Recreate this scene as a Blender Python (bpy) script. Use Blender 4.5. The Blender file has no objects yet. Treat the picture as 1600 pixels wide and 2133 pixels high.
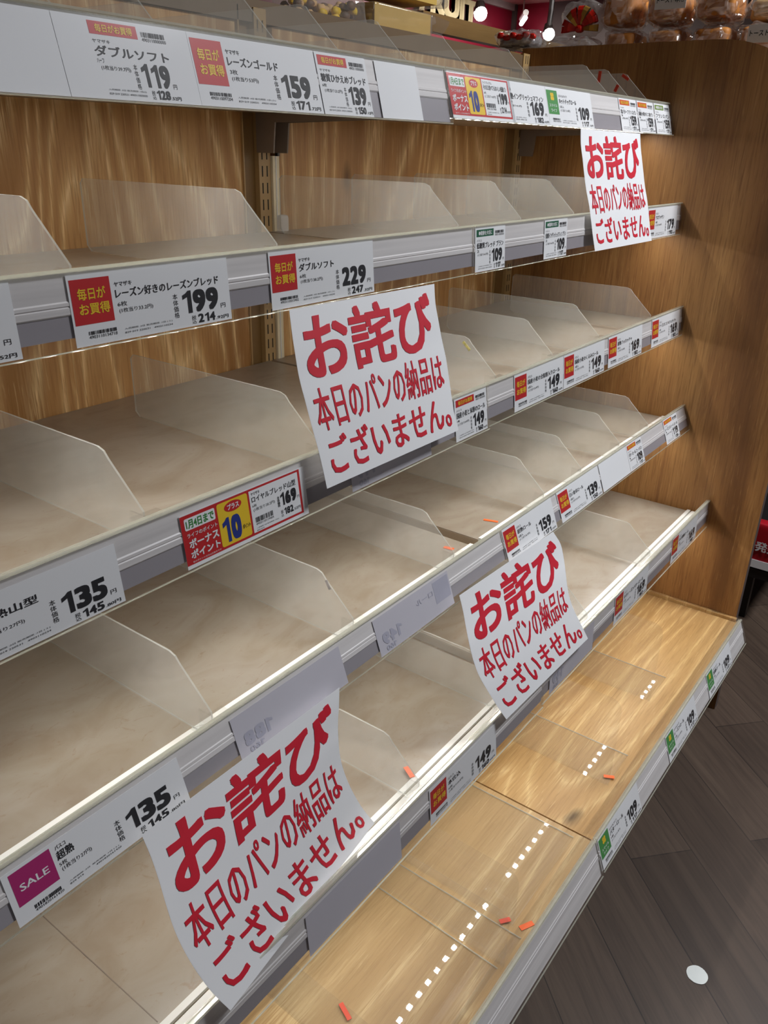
import bpy, bmesh, math, random
from mathutils import Vector, Matrix, noise

random.seed(7)
S = bpy.context.scene
COL = S.collection

# ------------------------------------------------------------------ camera, world, light, exposure
cam_d = bpy.data.cameras.new('camera')
cam = bpy.data.objects.new('camera', cam_d)
COL.objects.link(cam)
S.camera = cam
RGT = Vector((0.598062, -0.80109, 0.024012))
DWN = Vector((-0.316826, -0.263838, -0.911049))
FWD = Vector((0.736168, 0.537256, -0.411598))
CAM = Vector((-1.055995, -1.043215, 1.354977))
cam.matrix_world = Matrix(((RGT.x, -DWN.x, -FWD.x, CAM.x), (RGT.y, -DWN.y, -FWD.y, CAM.y),
                           (RGT.z, -DWN.z, -FWD.z, CAM.z), (0, 0, 0, 1)))
cam_d.sensor_fit = 'HORIZONTAL'
cam_d.sensor_width = 36.0
cam_d.lens = 1688.23 * 36.0 / 1600.0
cam_d.clip_start = 0.01

W = bpy.data.worlds.new('world')
S.world = W
W.use_nodes = True
W.node_tree.nodes['Background'].inputs[0].default_value = (0.95, 0.97, 1.0, 1)
W.node_tree.nodes['Background'].inputs[1].default_value = 0.06

S.view_settings.view_transform = 'Standard'
S.view_settings.look = 'None'
S.view_settings.exposure = 0.0
S.view_settings.gamma = 1.0
S.view_settings.use_curve_mapping = False
S.cycles.max_bounces = 10
S.cycles.transparent_max_bounces = 40
S.cycles.diffuse_bounces = 4
S.cycles.glossy_bounces = 4
S.cycles.sample_clamp_indirect = 4.0
S.cycles.caustics_reflective = False
S.cycles.caustics_refractive = False

LED_STRENGTH = 190.0
CEIL_Z = 2.78


def area(name, loc, rot, sx, sy, power, col=(1, 0.97, 0.92)):
    d = bpy.data.lights.new(name, 'AREA')
    d.shape = 'RECTANGLE'
    d.size, d.size_y = sx, sy
    d.energy = power
    d.color = col
    o = bpy.data.objects.new(name, d)
    COL.objects.link(o)
    o.location = loc
    o.rotation_euler = rot
    return o


# ceiling panels of the aisle in front of the shelves
area('aisle_lamp', (1.06, -1.60, CEIL_Z - .03), (0, 0, 0), 0.3, 0.5, 60, (0.95, 0.97, 1.0))
area('aisle_lamp', (2.9, -1.6, CEIL_Z - .03), (0, 0, 0), 0.6, 0.3, 14, (0.95, 0.97, 1.0))
area('aisle_lamp', (-1.6, -2.6, CEIL_Z - .03), (0, 0, 0), 1.2, 0.3, 4, (0.93, 0.96, 1.0))
area('far_wall_fill', (6.3, 3.0, CEIL_Z - .03), (0, 0, 0), 1.5, 0.5, 60, (1, 0.95, 0.9))  # added fill without a fixture, brightens the crimson wall and sign letters


# ------------------------------------------------------------------ materials
def srgb(r, g, b):
    f = lambda c: (c / 255 / 12.92) if c / 255 <= 0.04045 else ((c / 255 + 0.055) / 1.055) ** 2.4
    return (f(r), f(g), f(b), 1)


class NT:
    def __init__(s, name):
        s.m = bpy.data.materials.new(name)
        s.m.use_nodes = True
        s.t = s.m.node_tree
        s.t.nodes.clear()
        s.out = s.n('ShaderNodeOutputMaterial')

    def n(s, typ, **kw):
        nd = s.t.nodes.new(typ)
        for k, v in kw.items():
            if hasattr(nd, k) and k not in ('Scale',):
                setattr(nd, k, v)
        return nd

    def l(s, a, b):
        s.t.links.new(a, b)

    def val(s, inp, v):
        if hasattr(v, 'links'):
            s.l(v, inp)
        else:
            inp.default_value = v

    def math(s, op, a, b=0.0, c=None):
        nd = s.n('ShaderNodeMath')
        nd.operation = op
        s.val(nd.inputs[0], a)
        s.val(nd.inputs[1], b)
        if c is not None:
            s.val(nd.inputs[2], c)
        return nd.outputs[0]

    def coords(s, scale=(1, 1, 1), rot=(0, 0, 0), loc=(0, 0, 0), kind='Object'):
        tc = s.n('ShaderNodeTexCoord')
        mp = s.n('ShaderNodeMapping')
        mp.inputs['Scale'].default_value = scale
        mp.inputs['Rotation'].default_value = rot
        mp.inputs['Location'].default_value = loc
        s.l(tc.outputs[kind], mp.inputs[0])
        return mp.outputs[0]

    def noise(s, vec, scale, detail=3, rough=0.5, dist=0.0):
        nd = s.n('ShaderNodeTexNoise')
        nd.inputs['Scale'].default_value = scale
        nd.inputs['Detail'].default_value = detail
        nd.inputs['Roughness'].default_value = rough
        nd.inputs['Distortion'].default_value = dist
        s.l(vec, nd.inputs['Vector'])
        return nd.outputs[0]

    def ramp(s, fac, stops):
        nd = s.n('ShaderNodeValToRGB')
        e = nd.color_ramp.elements
        while len(e) < len(stops):
            e.new(0.5)
        for el, (p, c) in zip(e, stops):
            el.position = p
            el.color = c
        s.l(fac, nd.inputs[0])
        return nd.outputs[0]

    def mix(s, fac, a, b, mode='MIX'):
        nd = s.n('ShaderNodeMix')
        nd.data_type = 'RGBA'
        nd.blend_type = mode
        s.val(nd.inputs[0], fac)
        s.val(nd.inputs[6], a)
        s.val(nd.inputs[7], b)
        return nd.outputs[2]

    def princ(s, base, rough=0.5, metal=0.0, spec=0.5, bump=None, bstr=0.1, bdist=0.001):
        p = s.n('ShaderNodeBsdfPrincipled')
        s.val(p.inputs['Base Color'], base)
        s.val(p.inputs['Roughness'], rough)
        s.val(p.inputs['Metallic'], metal)
        p.inputs['Specular IOR Level'].default_value = spec
        if bump is not None:
            b = s.n('ShaderNodeBump')
            b.inputs['Strength'].default_value = bstr
            b.inputs['Distance'].default_value = bdist
            s.l(bump, b.inputs['Height'])
            s.l(b.outputs[0], p.inputs['Normal'])
        return p.outputs[0]

    def done(s, sh):
        s.l(sh, s.out.inputs[0])
        return s.m


def plain(name, col, rough=0.5, metal=0.0, spec=0.5, vary=0.06, vs=14.0):
    t = NT(name)
    v = t.coords()
    n = t.noise(v, vs, 4)
    c = t.ramp(n, [(0.3, tuple(x * (1 - vary) for x in col[:3]) + (1,)), (0.7, tuple(min(1, x * (1 + vary)) for x in col[:3]) + (1,))])
    return t.done(t.princ(c, rough, metal, spec))


def emit(name, col, strength):
    t = NT(name)
    e = t.n('ShaderNodeEmission')
    e.inputs[0].default_value = col
    e.inputs[1].default_value = strength
    return t.done(e.outputs[0])


def wood(name, along, across, dark, mid, light, ring_n=16.0, seed=0.0, ring_amt=0.6, fiber=0.5, knot=True, a_sc=1.0, rough=0.45, pore=None):
    """oak: contour lines of a stretched noise field give the cathedral figure; fine stretched noise gives the fibres"""
    t = NT(name)
    sc = [1.0, 1.0, 1.0]
    sc[along] = 0.16 * a_sc
    third = 3 - along - across
    sc[third] = 0.0
    v = t.coords(tuple(sc), loc=(seed, seed * 1.7, seed * .6))
    h = t.noise(v, 3.2, 4.0, 0.32, 0.35)
    rings = t.math('PINGPONG', t.math('MULTIPLY', h, ring_n * 2), 1.0)
    line = t.math('POWER', rings, 3.6)
    soft = t.math('POWER', t.math('SUBTRACT', 1.0, rings), 2.0)
    sf = [1.0, 1.0, 1.0]
    sf[along] = 0.045
    sf[third] = 0.0
    vf = t.coords(tuple(sf), loc=(seed * 2, seed, seed))
    f1 = t.noise(vf, 260.0, 3, 0.65, 0.2)
    f2 = t.noise(vf, 75.0, 4, 0.6, 0.4)
    f3 = t.noise(vf, 250.0, 3, 0.7, 0.3)
    broad = t.noise(v, 7.0, 3, 0.5, 0.2)
    base = t.ramp(broad, [(0.28, dark), (0.48, mid), (0.75, light)])
    brk = t.ramp(f3, [(0.40, (0, 0, 0, 1)), (0.52, (1, 1, 1, 1))])
    c = t.mix(t.math('MULTIPLY', soft, ring_amt * 0.30), base, dark)
    c = t.mix(t.math('MULTIPLY', t.math('MULTIPLY', line, brk), ring_amt * 0.85), c, pore or light)
    st = t.ramp(f1, [(0.50, (0, 0, 0, 1)), (0.66, (1, 1, 1, 1))])
    c = t.mix(t.math('MULTIPLY', st, fiber * 0.55), c, dark)
    st2 = t.ramp(f2, [(0.52, (0, 0, 0, 1)), (0.70, (1, 1, 1, 1))])
    c = t.mix(t.math('MULTIPLY', st2, fiber * 0.45), c, dark)
    lt = t.ramp(f3, [(0.60, (0, 0, 0, 1)), (0.70, (1, 1, 1, 1))])
    c = t.mix(t.math('MULTIPLY', lt, fiber * 0.45), c, pore or light)
    if knot:
        sk = [1.0, 1.0, 1.0]
        sk[along] = 0.45
        sk[third] = 0.0
        vk = t.coords(tuple(sk), loc=(seed + .31, seed + .12, seed))
        vo = t.n('ShaderNodeTexVoronoi')
        vo.inputs['Scale'].default_value = 7.0
        nk = t.n('ShaderNodeTexNoise')
        nk.inputs['Scale'].default_value = 40
        t.l(vk, nk.inputs['Vector'])
        wv = t.n('ShaderNodeVectorMath')
        wv.operation = 'MULTIPLY_ADD'
        t.l(nk.outputs['Color'], wv.inputs[0])
        wv.inputs[1].default_value = (.012, .012, 0.0)
        t.l(vk, wv.inputs[2])
        t.l(wv.outputs[0], vo.inputs['Vector'])
        k = t.ramp(vo.outputs['Distance'], [(0.0, (1, 1, 1, 1)), (0.03, (0.85, .85, .85, 1)), (0.11, (0, 0, 0, 1))])
        k = t.math('MULTIPLY', k, t.noise(vk, 26, 3))
        c = t.mix(t.math('MULTIPLY', k, 1.7), c, tuple(x * 0.16 for x in dark[:3]) + (1,))
    return t.done(t.princ(c, rough, 0, 0.35, bump=f1, bstr=0.12, bdist=0.0006))


M = {}
M['wood_back'] = wood('back_panel_oak', 2, 0, srgb(146, 100, 54), srgb(198, 150, 94), srgb(214, 170, 112), 26, 0.0, 1.0, 0.8, pore=srgb(250, 220, 165))
M['wood_end'] = wood('end_panel_oak', 2, 1, srgb(104, 68, 38), srgb(152, 108, 62), srgb(178, 134, 80), 7, 3.3, 0.3, 0.9, a_sc=0.8, pore=srgb(200, 156, 98))
M['wood_deck'] = wood('deck_oak', 0, 1, srgb(136, 98, 54), srgb(172, 134, 84), srgb(188, 152, 100), 20, 5.1, 0.55, 0.7, rough=0.42, pore=srgb(232, 204, 150))
M['wood_deck2'] = wood('deck_oak_pale', 0, 1, srgb(140, 106, 66), srgb(172, 140, 94), srgb(186, 154, 108), 18, 9.4, 0.55, 0.6, rough=0.42, pore=srgb(230, 206, 158))
M['wood_shelf_top'] = wood('far_board_wood', 0, 2, srgb(120, 90, 50), srgb(160, 125, 75), srgb(180, 145, 95), 8, 2.0, 0.3, 0.3, knot=False)


def floor_mat():
    t = NT('grey_brown_floor_planks')
    ang = math.radians(-48)
    v = t.coords((1, 1, 1), rot=(0, 0, ang))
    b = t.n('ShaderNodeTexBrick')
    b.offset = 0.4
    for k, x in (('Scale', 1.0), ('Mortar Size', 0.0012), ('Mortar Smooth', 0.2), ('Bias', 0.0), ('Brick Width', 0.9), ('Row Height', 0.14)):
        b.inputs[k].default_value = x
    b.inputs['Color1'].default_value = srgb(60, 48, 40)
    b.inputs['Color2'].default_value = srgb(86, 71, 60)
    b.inputs['Mortar'].default_value = srgb(40, 32, 28)
    t.l(v, b.inputs['Vector'])
    v2 = t.coords((0.08, 1, 1), rot=(0, 0, ang))
    m2 = t.n('ShaderNodeMapping')
    m2.inputs['Scale'].default_value = (0.06, 1, 1)
    t.l(v, m2.inputs[0])
    f = t.noise(m2.outputs[0], 90, 4, 0.65, 0.6)
    g = t.noise(m2.outputs[0], 14, 3, 0.5, 1.2)
    c = t.mix(t.math('MULTIPLY', t.math('SUBTRACT', f, 0.4), 1.6), b.outputs[0], srgb(46, 36, 31))
    c = t.mix(t.math('MULTIPLY', t.math('SUBTRACT', g, 0.5), 1.2), c, srgb(108, 92, 78))
    return t.done(t.princ(c, 0.42, 0, 0.4, bump=f, bstr=0.15))


M['floor'] = floor_mat()


def shelf_mat():
    t = NT('beige_shelf_paint')
    v = t.coords((1, 1.6, 1))
    n = t.noise(v, 9, 5, 0.55, 1.4)
    n2 = t.noise(v, 34, 5, 0.65, 2.2)
    c = t.ramp(n, [(0.3, srgb(140, 125, 107)), (0.5, srgb(151, 139, 123)), (0.72, srgb(158, 148, 134))])
    s = t.ramp(n2, [(0.60, (0, 0, 0, 1)), (0.70, (1, 1, 1, 1))])
    c = t.mix(t.math('MULTIPLY', s, 0.4), c, srgb(128, 98, 70))
    return t.done(t.princ(c, 0.30, 0, 0.6))


M['shelf'] = shelf_mat()
M['shelf_metal'] = plain('shelf_beige_metal', srgb(156, 138, 116), 0.4)
M['tan_metal'] = plain('upright_tan_metal', srgb(172, 142, 96), 0.42)
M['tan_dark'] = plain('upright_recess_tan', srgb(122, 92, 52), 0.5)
M['slot'] = plain('slot_black', srgb(22, 18, 14), 0.8)
M['cream'] = plain('cream_plastic', srgb(232, 220, 190), 0.4)
M['bracket'] = plain('bracket_grey_brown', srgb(128, 114, 102), 0.45)
M['black'] = plain('black_plastic', srgb(24, 24, 26), 0.4)
M['white_pl'] = plain('white_plastic', srgb(228, 226, 222), 0.35)
M['white_metal'] = plain('white_track_metal', srgb(236, 235, 228), 0.35)
M['top_bar'] = plain('top_bar_brown_beige', srgb(112, 92, 68), 0.45)
M['edge'] = plain('end_panel_dark_edge', srgb(92, 80, 78), 0.5)
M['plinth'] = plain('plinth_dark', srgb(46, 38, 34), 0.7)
M['fascia'] = plain('deck_fascia_grey', srgb(176, 170, 168), 0.45)


def alu_mat():
    t = NT('rail_aluminium')
    v = t.coords((0.02, 1, 1))
    n = t.noise(v, 120, 3)
    w = t.noise(t.coords((1, 1, 1)), 6, 3, 0.5, 0.6)
    c = t.ramp(n, [(0.3, srgb(214, 211, 211)), (0.7, srgb(234, 231, 231))])
    return t.done(t.princ(c, t.math('MULTIPLY_ADD', w, 0.25, 0.3), 0.0, 0.5))


M['alu'] = alu_mat()
M['alu_low'] = plain('rail_lower_grey', srgb(160, 156, 162), 0.35, 0.0, vary=.05, vs=5)


def clear_mat(name, tint, haze, haze_col, gloss=0.06, rough=0.04, hz_rough=0.5):
    """clear or slightly milky sheet plastic: transmission, a little scattered haze, surface reflection"""
    t = NT(name)
    tr = t.n('ShaderNodeBsdfTransparent')
    tr.inputs[0].default_value = tint
    d1 = t.n('ShaderNodeBsdfDiffuse')
    d1.inputs['Color'].default_value = haze_col
    d2 = t.n('ShaderNodeBsdfTranslucent')
    d2.inputs['Color'].default_value = haze_col
    df = t.n('ShaderNodeMixShader')
    df.inputs[0].default_value = 0.5
    t.l(d1.outputs[0], df.inputs[1])
    t.l(d2.outputs[0], df.inputs[2])
    gl = t.n('ShaderNodeBsdfGlossy')
    gl.inputs['Roughness'].default_value = rough
    m1 = t.n('ShaderNodeMixShader')
    v = t.coords()
    n = t.noise(v, 30, 4, 0.6)
    t.l(t.math('MULTIPLY', t.math('MULTIPLY_ADD', n, 0.5, 0.75), haze), m1.inputs[0])
    t.l(tr.outputs[0], m1.inputs[1])
    t.l(df.outputs[0], m1.inputs[2])
    m2 = t.n('ShaderNodeMixShader')
    fr = t.n('ShaderNodeFresnel')
    fr.inputs['IOR'].default_value = 1.45
    geo = t.n('ShaderNodeNewGeometry')
    front = t.math('SUBTRACT', 1.0, geo.outputs['Backfacing'])
    f = t.math('MULTIPLY', t.math('MINIMUM', t.math('ADD', fr.outputs[0], gloss - 0.03), 0.85), front)
    t.l(f, m2.inputs[0])
    t.l(m1.outputs[0], m2.inputs[1])
    t.l(gl.outputs[0], m2.inputs[2])
    return t.done(m2.outputs[0])


M['acrylic'] = clear_mat('divider_acrylic', (0.985, 0.985, 0.98, 1), 0.16, srgb(232, 232, 226), gloss=0.07, rough=0.06)
M['acrylic_clear'] = clear_mat('clean_acrylic', (0.995, 0.995, 0.99, 1), 0.03, srgb(245, 240, 230), gloss=0.07, rough=0.03)
M['acrylic_edge'] = clear_mat('acrylic_edge', (0.95, 0.97, 0.96, 1), 0.45, srgb(235, 236, 228), gloss=0.1, rough=0.2)
M['cover'] = clear_mat('rail_cover_clear', (0.995, 0.995, 0.995, 1), 0.012, srgb(225, 225, 230), gloss=0.0, rough=0.15)
M['lip'] = clear_mat('rail_lip_cream', (0.95, 0.95, 0.92, 1), 0.45, srgb(242, 242, 228), gloss=0.1, rough=0.15)
M['bag'] = clear_mat('bag_film', (0.97, 0.96, 0.95, 1), 0.20, srgb(235, 230, 225), gloss=0.16, rough=0.10)
M['paper'] = plain('white_paper', srgb(243, 245, 248), 0.7, vary=0.008)
M['paper_back'] = plain('turned_paper', srgb(204, 202, 212), 0.7, vary=0.02)
M['ghost'] = plain('show_through_ink', srgb(180, 180, 196), 0.7, vary=0.02)
M['ink'] = plain('black_ink', srgb(26, 26, 32), 0.6)
M['red'] = plain('badge_red', srgb(200, 26, 32), 0.55, vary=0.02)
M['notice_red'] = plain('notice_red', srgb(214, 34, 56), 0.6, vary=0.02)
M['orange_red'] = plain('badge_orange_red', srgb(216, 82, 40), 0.55, vary=0.02)
M['yellow'] = plain('badge_yellow', srgb(246, 206, 40), 0.55, vary=0.02)
M['blue'] = plain('point_blue', srgb(28, 50, 140), 0.55, vary=0.02)
M['green_ink'] = plain('date_green', srgb(56, 140, 60), 0.55, vary=0.02)
M['green'] = plain('badge_green', srgb(70, 150, 74), 0.55, vary=0.02)
M['dark_green'] = plain('badge_dark_green', srgb(20, 96, 66), 0.55, vary=0.02)
M['olive'] = plain('badge_olive_green', srgb(120, 150, 66), 0.55, vary=0.02)
M['magenta'] = plain('sale_magenta', srgb(178, 34, 112), 0.55, vary=0.02)
M['orange'] = plain('orange_tape', srgb(250, 104, 34), 0.5, vary=0.02)
M['red_tape'] = plain('red_tape', srgb(214, 62, 36), 0.5, vary=0.02)
M['sticker'] = plain('old_sticker', srgb(196, 186, 120), 0.4, vary=0.4, vs=200)
M['led'] = emit('led_chip_light', (1.0, 0.965, 0.915, 1), LED_STRENGTH)
M['lamp_glow'] = emit('spot_lamp_light', (1.0, 0.97, 0.95, 1), 40.0)
M['tube_glow'] = emit('streak_glow', (1.0, 0.92, 0.96, 1), 6.0)
M['wall_red'] = plain('crimson_wall_paint', srgb(150, 24, 52), 0.4)
M['wall_grey'] = plain('dark_grey_wall', srgb(92, 84, 80), 0.6)
M['wall_pale'] = plain('pale_wall', srgb(190, 184, 178), 0.8)
M['ceiling'] = plain('ceiling_board', srgb(214, 180, 172), 0.8)
M['letter'] = plain('sign_cream_letter', srgb(236, 222, 176), 0.5)
M['bread'] = plain('bread_crust', srgb(214, 140, 62), 0.6, vary=0.25, vs=14)
M['bread_top'] = plain('pale_crumb', srgb(226, 186, 130), 0.7, vary=0.12, vs=40)
M['yellow_box'] = plain('yellow_loaf', srgb(214, 178, 88), 0.5)
M['brown_snack'] = plain('brown_snack', srgb(110, 80, 55), 0.6, vary=0.6, vs=60)
M['ribbon'] = plain('red_ribbon', srgb(206, 36, 24), 0.3)
M['gold'] = plain('gold_edge', srgb(196, 150, 70), 0.3, 0.6)
M['pack_red'] = plain('red_packet', srgb(170, 20, 34), 0.35)
M['pack_dark'] = plain('dark_packet', srgb(60, 26, 44), 0.35)
M['spot_white'] = plain('floor_dot_white', srgb(226, 232, 230), 0.5)
M['silver'] = plain('silver_foil', srgb(190, 188, 192), 0.2, 0.6, vary=.3, vs=60)
M['chrome'] = plain('lamp_metal', srgb(170, 165, 160), 0.3, 0.8)


# ------------------------------------------------------------------ mesh builder
class MB:
    def __init__(s):
        s.v, s.f, s.m = [], [], []

    def add(s, verts, faces, mat=0):
        b = len(s.v)
        s.v.extend([tuple(p) for p in verts])
        for f in faces:
            s.f.append(tuple(b + i for i in f))
            s.m.append(mat)
        return s

    def box(s, x0, x1, y0, y1, z0, z1, mat=0):
        v = [(x, y, z) for x in (x0, x1) for y in (y0, y1) for z in (z0, z1)]
        return s.add(v, [(0, 1, 3, 2), (4, 6, 7, 5), (0, 4, 5, 1), (2, 3, 7, 6), (0, 2, 6, 4), (1, 5, 7, 3)], mat)

    def prism_x(s, poly, x0, x1, mat=0, side=None):
        """poly of (y, z) points extruded along x; side = material of the rim"""
        n = len(poly)
        v = [(x0, y, z) for y, z in poly] + [(x1, y, z) for y, z in poly]
        s.add(v, [tuple(range(n))[::-1], tuple(range(n, 2 * n))], mat)
        s.add(v, [(i, (i + 1) % n, n + (i + 1) % n, n + i) for i in range(n)], mat if side is None else side)
        return s

    def tube(s, pts, r, n=8, mat=0):
        pts = [Vector(p) for p in pts]
        vs, fs = [], []
        for i, p in enumerate(pts):
            d = (pts[min(i + 1, len(pts) - 1)] - pts[max(i - 1, 0)]).normalized()
            a = d.cross(Vector((0.13, 0.37, 0.92))).normalized()
            b = d.cross(a)
            rr = r[i] if isinstance(r, (list, tuple)) else r
            for k in range(n):
                t = 2 * math.pi * k / n
                vs.append(p + (a * math.cos(t) + b * math.sin(t)) * rr)
        for i in range(len(pts) - 1):
            for k in range(n):
                fs.append((i * n + k, i * n + (k + 1) % n, (i + 1) * n + (k + 1) % n, (i + 1) * n + k))
        fs.append(tuple(range(n))[::-1])
        fs.append(tuple((len(pts) - 1) * n + k for k in range(n)))
        return s.add(vs, fs, mat)

    def blob(s, c, r, e=0.35, nu=40, nv=24, amp=0.0, fs=10.0, seed=0.0, mat=0, ztaper=0.0):
        """superellipsoid with optional crumple noise"""
        pw = lambda t, q: math.copysign(abs(t) ** q, t)
        vs, fc = [], []
        for j in range(nv + 1):
            ph = -math.pi / 2 + math.pi * j / nv
            for i in range(nu):
                th = 2 * math.pi * i / nu
                x = pw(math.cos(ph), e) * pw(math.cos(th), e)
                y = pw(math.cos(ph), e) * pw(math.sin(th), e)
                z = pw(math.sin(ph), e)
                k = 1 + ztaper * z
                p = Vector((x * r[0] * k, y * r[1] * k, z * r[2]))
                if amp:
                    q = p * fs + Vector((seed, seed * 2, 0))
                    nn = noise.noise(q) + 0.5 * noise.noise(q * 2.3)
                    p = p * (1 + amp * nn / max(p.length, 1e-4))
                vs.append(p + Vector(c))
        for j in range(nv):
            for i in range(nu):
                a, b = j * nu + i, j * nu + (i + 1) % nu
                fc.append((a, b, b + nu, a + nu))
        return s.add(vs, fc, mat)

    def obj(s, name, mats, parent=None, loc=(0, 0, 0), smooth=False):
        me = bpy.data.meshes.new(name)
        L = Vector(loc)
        me.from_pydata([tuple(Vector(p) - L) for p in s.v], [], s.f)
        if not isinstance(mats, (list, tuple)):
            mats = [mats]
        for m in mats:
            me.materials.append(M[m] if isinstance(m, str) else m)
        for p, mi in zip(me.polygons, s.m):
            p.material_index = mi
            p.use_smooth = smooth
        me.update()
        o = bpy.data.objects.new(name, me)
        COL.objects.link(o)
        if parent is not None:
            o.parent = parent
        else:
            o.location = L
        return o


def tag(o, label=None, cat=None, group=None, kind=None):
    if label:
        o['label'] = label
    if cat:
        o['category'] = cat
    if group:
        o['group'] = group
    if kind:
        o['kind'] = kind
    return o


def thing(name, label, cat, loc=(0, 0, 0), group=None):
    o = bpy.data.objects.new(name, None)
    o.empty_display_size = 0.02
    COL.objects.link(o)
    o.location = loc
    return tag(o, label, cat, group)


def part(mb, name, mats, root, smooth=False):
    """mesh given in world coordinates, parented to a root Empty or mesh object standing at root['_w'] or root.location"""
    base = Vector((0, 0, 0))
    p = root
    while p is not None:
        base = base + p.location
        p = p.parent
    o = mb.obj(name, mats, None, tuple(base), smooth)
    o.parent = root
    o.location = (0, 0, 0)
    return o


def copy_tree(o, parent=None):
    kids = [k for k in bpy.data.objects if k.parent == o]
    c = o.copy()
    COL.objects.link(c)
    c.parent = parent
    for k in kids:
        copy_tree(k, c)
    return c


# ------------------------------------------------------------------ lettering
_tc = {}


ONE = [(.27, 0), (.43, 0), (.43, .73), (.31, .73), (.22, .66), (.08, .60), (.08, .46), (.27, .53)]


def figures(s, bold, key):
    """heavy price figures, set digit by digit; the figure one is drawn with its flag"""
    vs, fs, x = [], [], 0.0
    for ch in s:
        n = len(vs)
        if ch == '1':
            vs += [(x + px, py, 0) for px, py in ONE]
            fs += [tuple(n + i for i in (0, 1, 2, 3, 7)), tuple(n + i for i in (3, 4, 5, 6, 7))]
            x += .50
        else:
            g, gf, a = glyphs(ch + ' ', bold * 1.35)
            vs += [(x + px * .50, (1 - py) * .73, pk) for px, py, pk in g]
            fs += [tuple(n + i for i in f) for f in gf]
            x += .535
    w = max(v[0] for v in vs)
    x0 = min(v[0] for v in vs)
    _tc[key] = ([((a - x0) / (w - x0), 1 - b / .73, k) for a, b, k in vs], fs, w / .73)
    return _tc[key]


def glyphs(s, bold=0.0, line=1.0, sx=1.0):
    """outline mesh of a string, scaled to the unit box (0..1 right, 0..1 down); heavier strokes are shifted copies of the outline"""
    key = (s, bold, line)
    if s.isdigit() and len(s) <= 3 and key not in _tc:
        return figures(s, bold, key)
    if key not in _tc:
        c = bpy.data.curves.new('lettering', 'FONT')
        c.body = s
        c.size = 1
        c.space_line = line
        c.align_x = 'CENTER' if '\n' in s else 'LEFT'
        c.resolution_u = 4 if bold >= .02 else 2
        o = bpy.data.objects.new('lettering', c)
        COL.objects.link(o)
        dg = bpy.context.evaluated_depsgraph_get()
        me = bpy.data.meshes.new_from_object(o.evaluated_get(dg))
        v0 = [(v.co.x, v.co.y) for v in me.vertices]
        f0 = [tuple(p.vertices) for p in me.polygons]
        bpy.data.objects.remove(o)
        bpy.data.curves.remove(c)
        bpy.data.meshes.remove(me)
        if bold >= .02:
            sh = [(0, 0)] + [(a * bold * .9, b * bold * .9) for a in (-1, 0, 1) for b in (-1, 0, 1) if a or b]
        elif bold > 0:
            sh = [(-bold, -bold * .7), (bold, -bold * .7), (-bold, bold * .7), (bold, bold * .7), (0, 0)]
        else:
            sh = [(0, 0)]
        vs, fs = [], []
        for k, (dx, dy) in enumerate(sh):
            n = len(vs)
            vs += [(x + dx, y + dy, k) for x, y in v0]
            fs += [tuple(i + n for i in f) for f in f0]
        xs = [v[0] for v in vs]
        ys = [v[1] for v in vs]
        x0, x1, y0, y1 = min(xs), max(xs), min(ys), max(ys)
        vs = [((x - x0) / (x1 - x0), (y1 - y) / (y1 - y0), k * 1.2e-5) for x, y, k in vs]
        _tc[key] = (vs, fs, (x1 - x0) / (y1 - y0))
    return _tc[key]


# ------------------------------------------------------------------ the fixture: numbers
BAY = 0.9
XA0, XB1 = -0.9, 0.902
# top and bottom front line (y, z) of each price rail, row 1 (top) to row 5, row 6 = deck
TOP = {1: (-.3549, 1.4519), 2: (-.4177, 1.2531), 3: (-.4591, 1.0300), 4: (-.5030, .8005), 5: (-.6041, .5768), 6: (-.7374, .2860)}
BOT_B = {1: (-.3735, 1.3909), 2: (-.4227, 1.1880), 3: (-.4665, .9662), 4: (-.5242, .7442), 5: (-.6084, .5087), 6: (-.7592, .2260)}
BOT_A = {1: (-.3732, 1.3845), 2: (-.4222, 1.1890), 3: (-.4685, .9633), 4: (-.5228, .7454), 5: (-.6116, .5070), 6: (-.7592, .2200)}
ROWN = {1: 'top shelf', 2: 'second shelf', 3: 'third shelf', 4: 'fourth shelf', 5: 'fifth shelf', 6: 'bottom deck'}
ZS = {r: TOP[r][1] - 0.037 for r in range(1, 6)}


class Face:
    """front plane of a price rail; P(x, s, off): s metres down the face, off metres out from it"""

    def __init__(s, row, unit):
        s.row, s.unit = row, unit
        T = Vector((0,) + TOP[row])
        B = Vector((0,) + (BOT_A if unit == 'A' else BOT_B)[row])
        s.T, s.H = T, (B - T).length
        s.t = (B - T).normalized()
        s.n = Vector((0, s.t.z, -s.t.y))
        if s.n.y > 0:
            s.n = -s.n

    def P(s, x, d, off=0.0):
        p = s.T + s.t * d + s.n * off
        return Vector((x, p.y, p.z))


FACES = {(r, u): Face(r, u) for r in TOP for u in 'AB'}

# ------------------------------------------------------------------ structure: floor, ceiling, far walls
fl = MB().box(-4, 9.2, -5, 5, -0.05, 0).obj('floor', 'floor')
tag(fl, kind='structure')
tag(MB().box(-4, 9.2, -5, 5, CEIL_Z, CEIL_Z + .05).obj('ceiling', 'ceiling'), kind='structure')
tag(MB().box(-4, 8.1, 4.0, 4.1, 0, CEIL_Z).obj('wall_back', 'wall_red'), kind='structure')
wr = MB().box(8.0, 8.1, 3.57, 4.0, 0, CEIL_Z, 0)
wr.box(8.0, 8.1, -5, 3.57, 0, CEIL_Z, 1)
tag(wr.obj('wall_right', ['wall_red', 'wall_grey']), kind='structure')
tag(MB().box(7.97, 8.0, 3.95, 4.0, 0, CEIL_Z).obj('trim_1', 'wall_grey'), kind='structure')
tag(MB().box(-4, 8.0, 3.97, 4.0, CEIL_Z - .06, CEIL_Z).obj('trim_2', 'wall_pale'), kind='structure')

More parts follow.
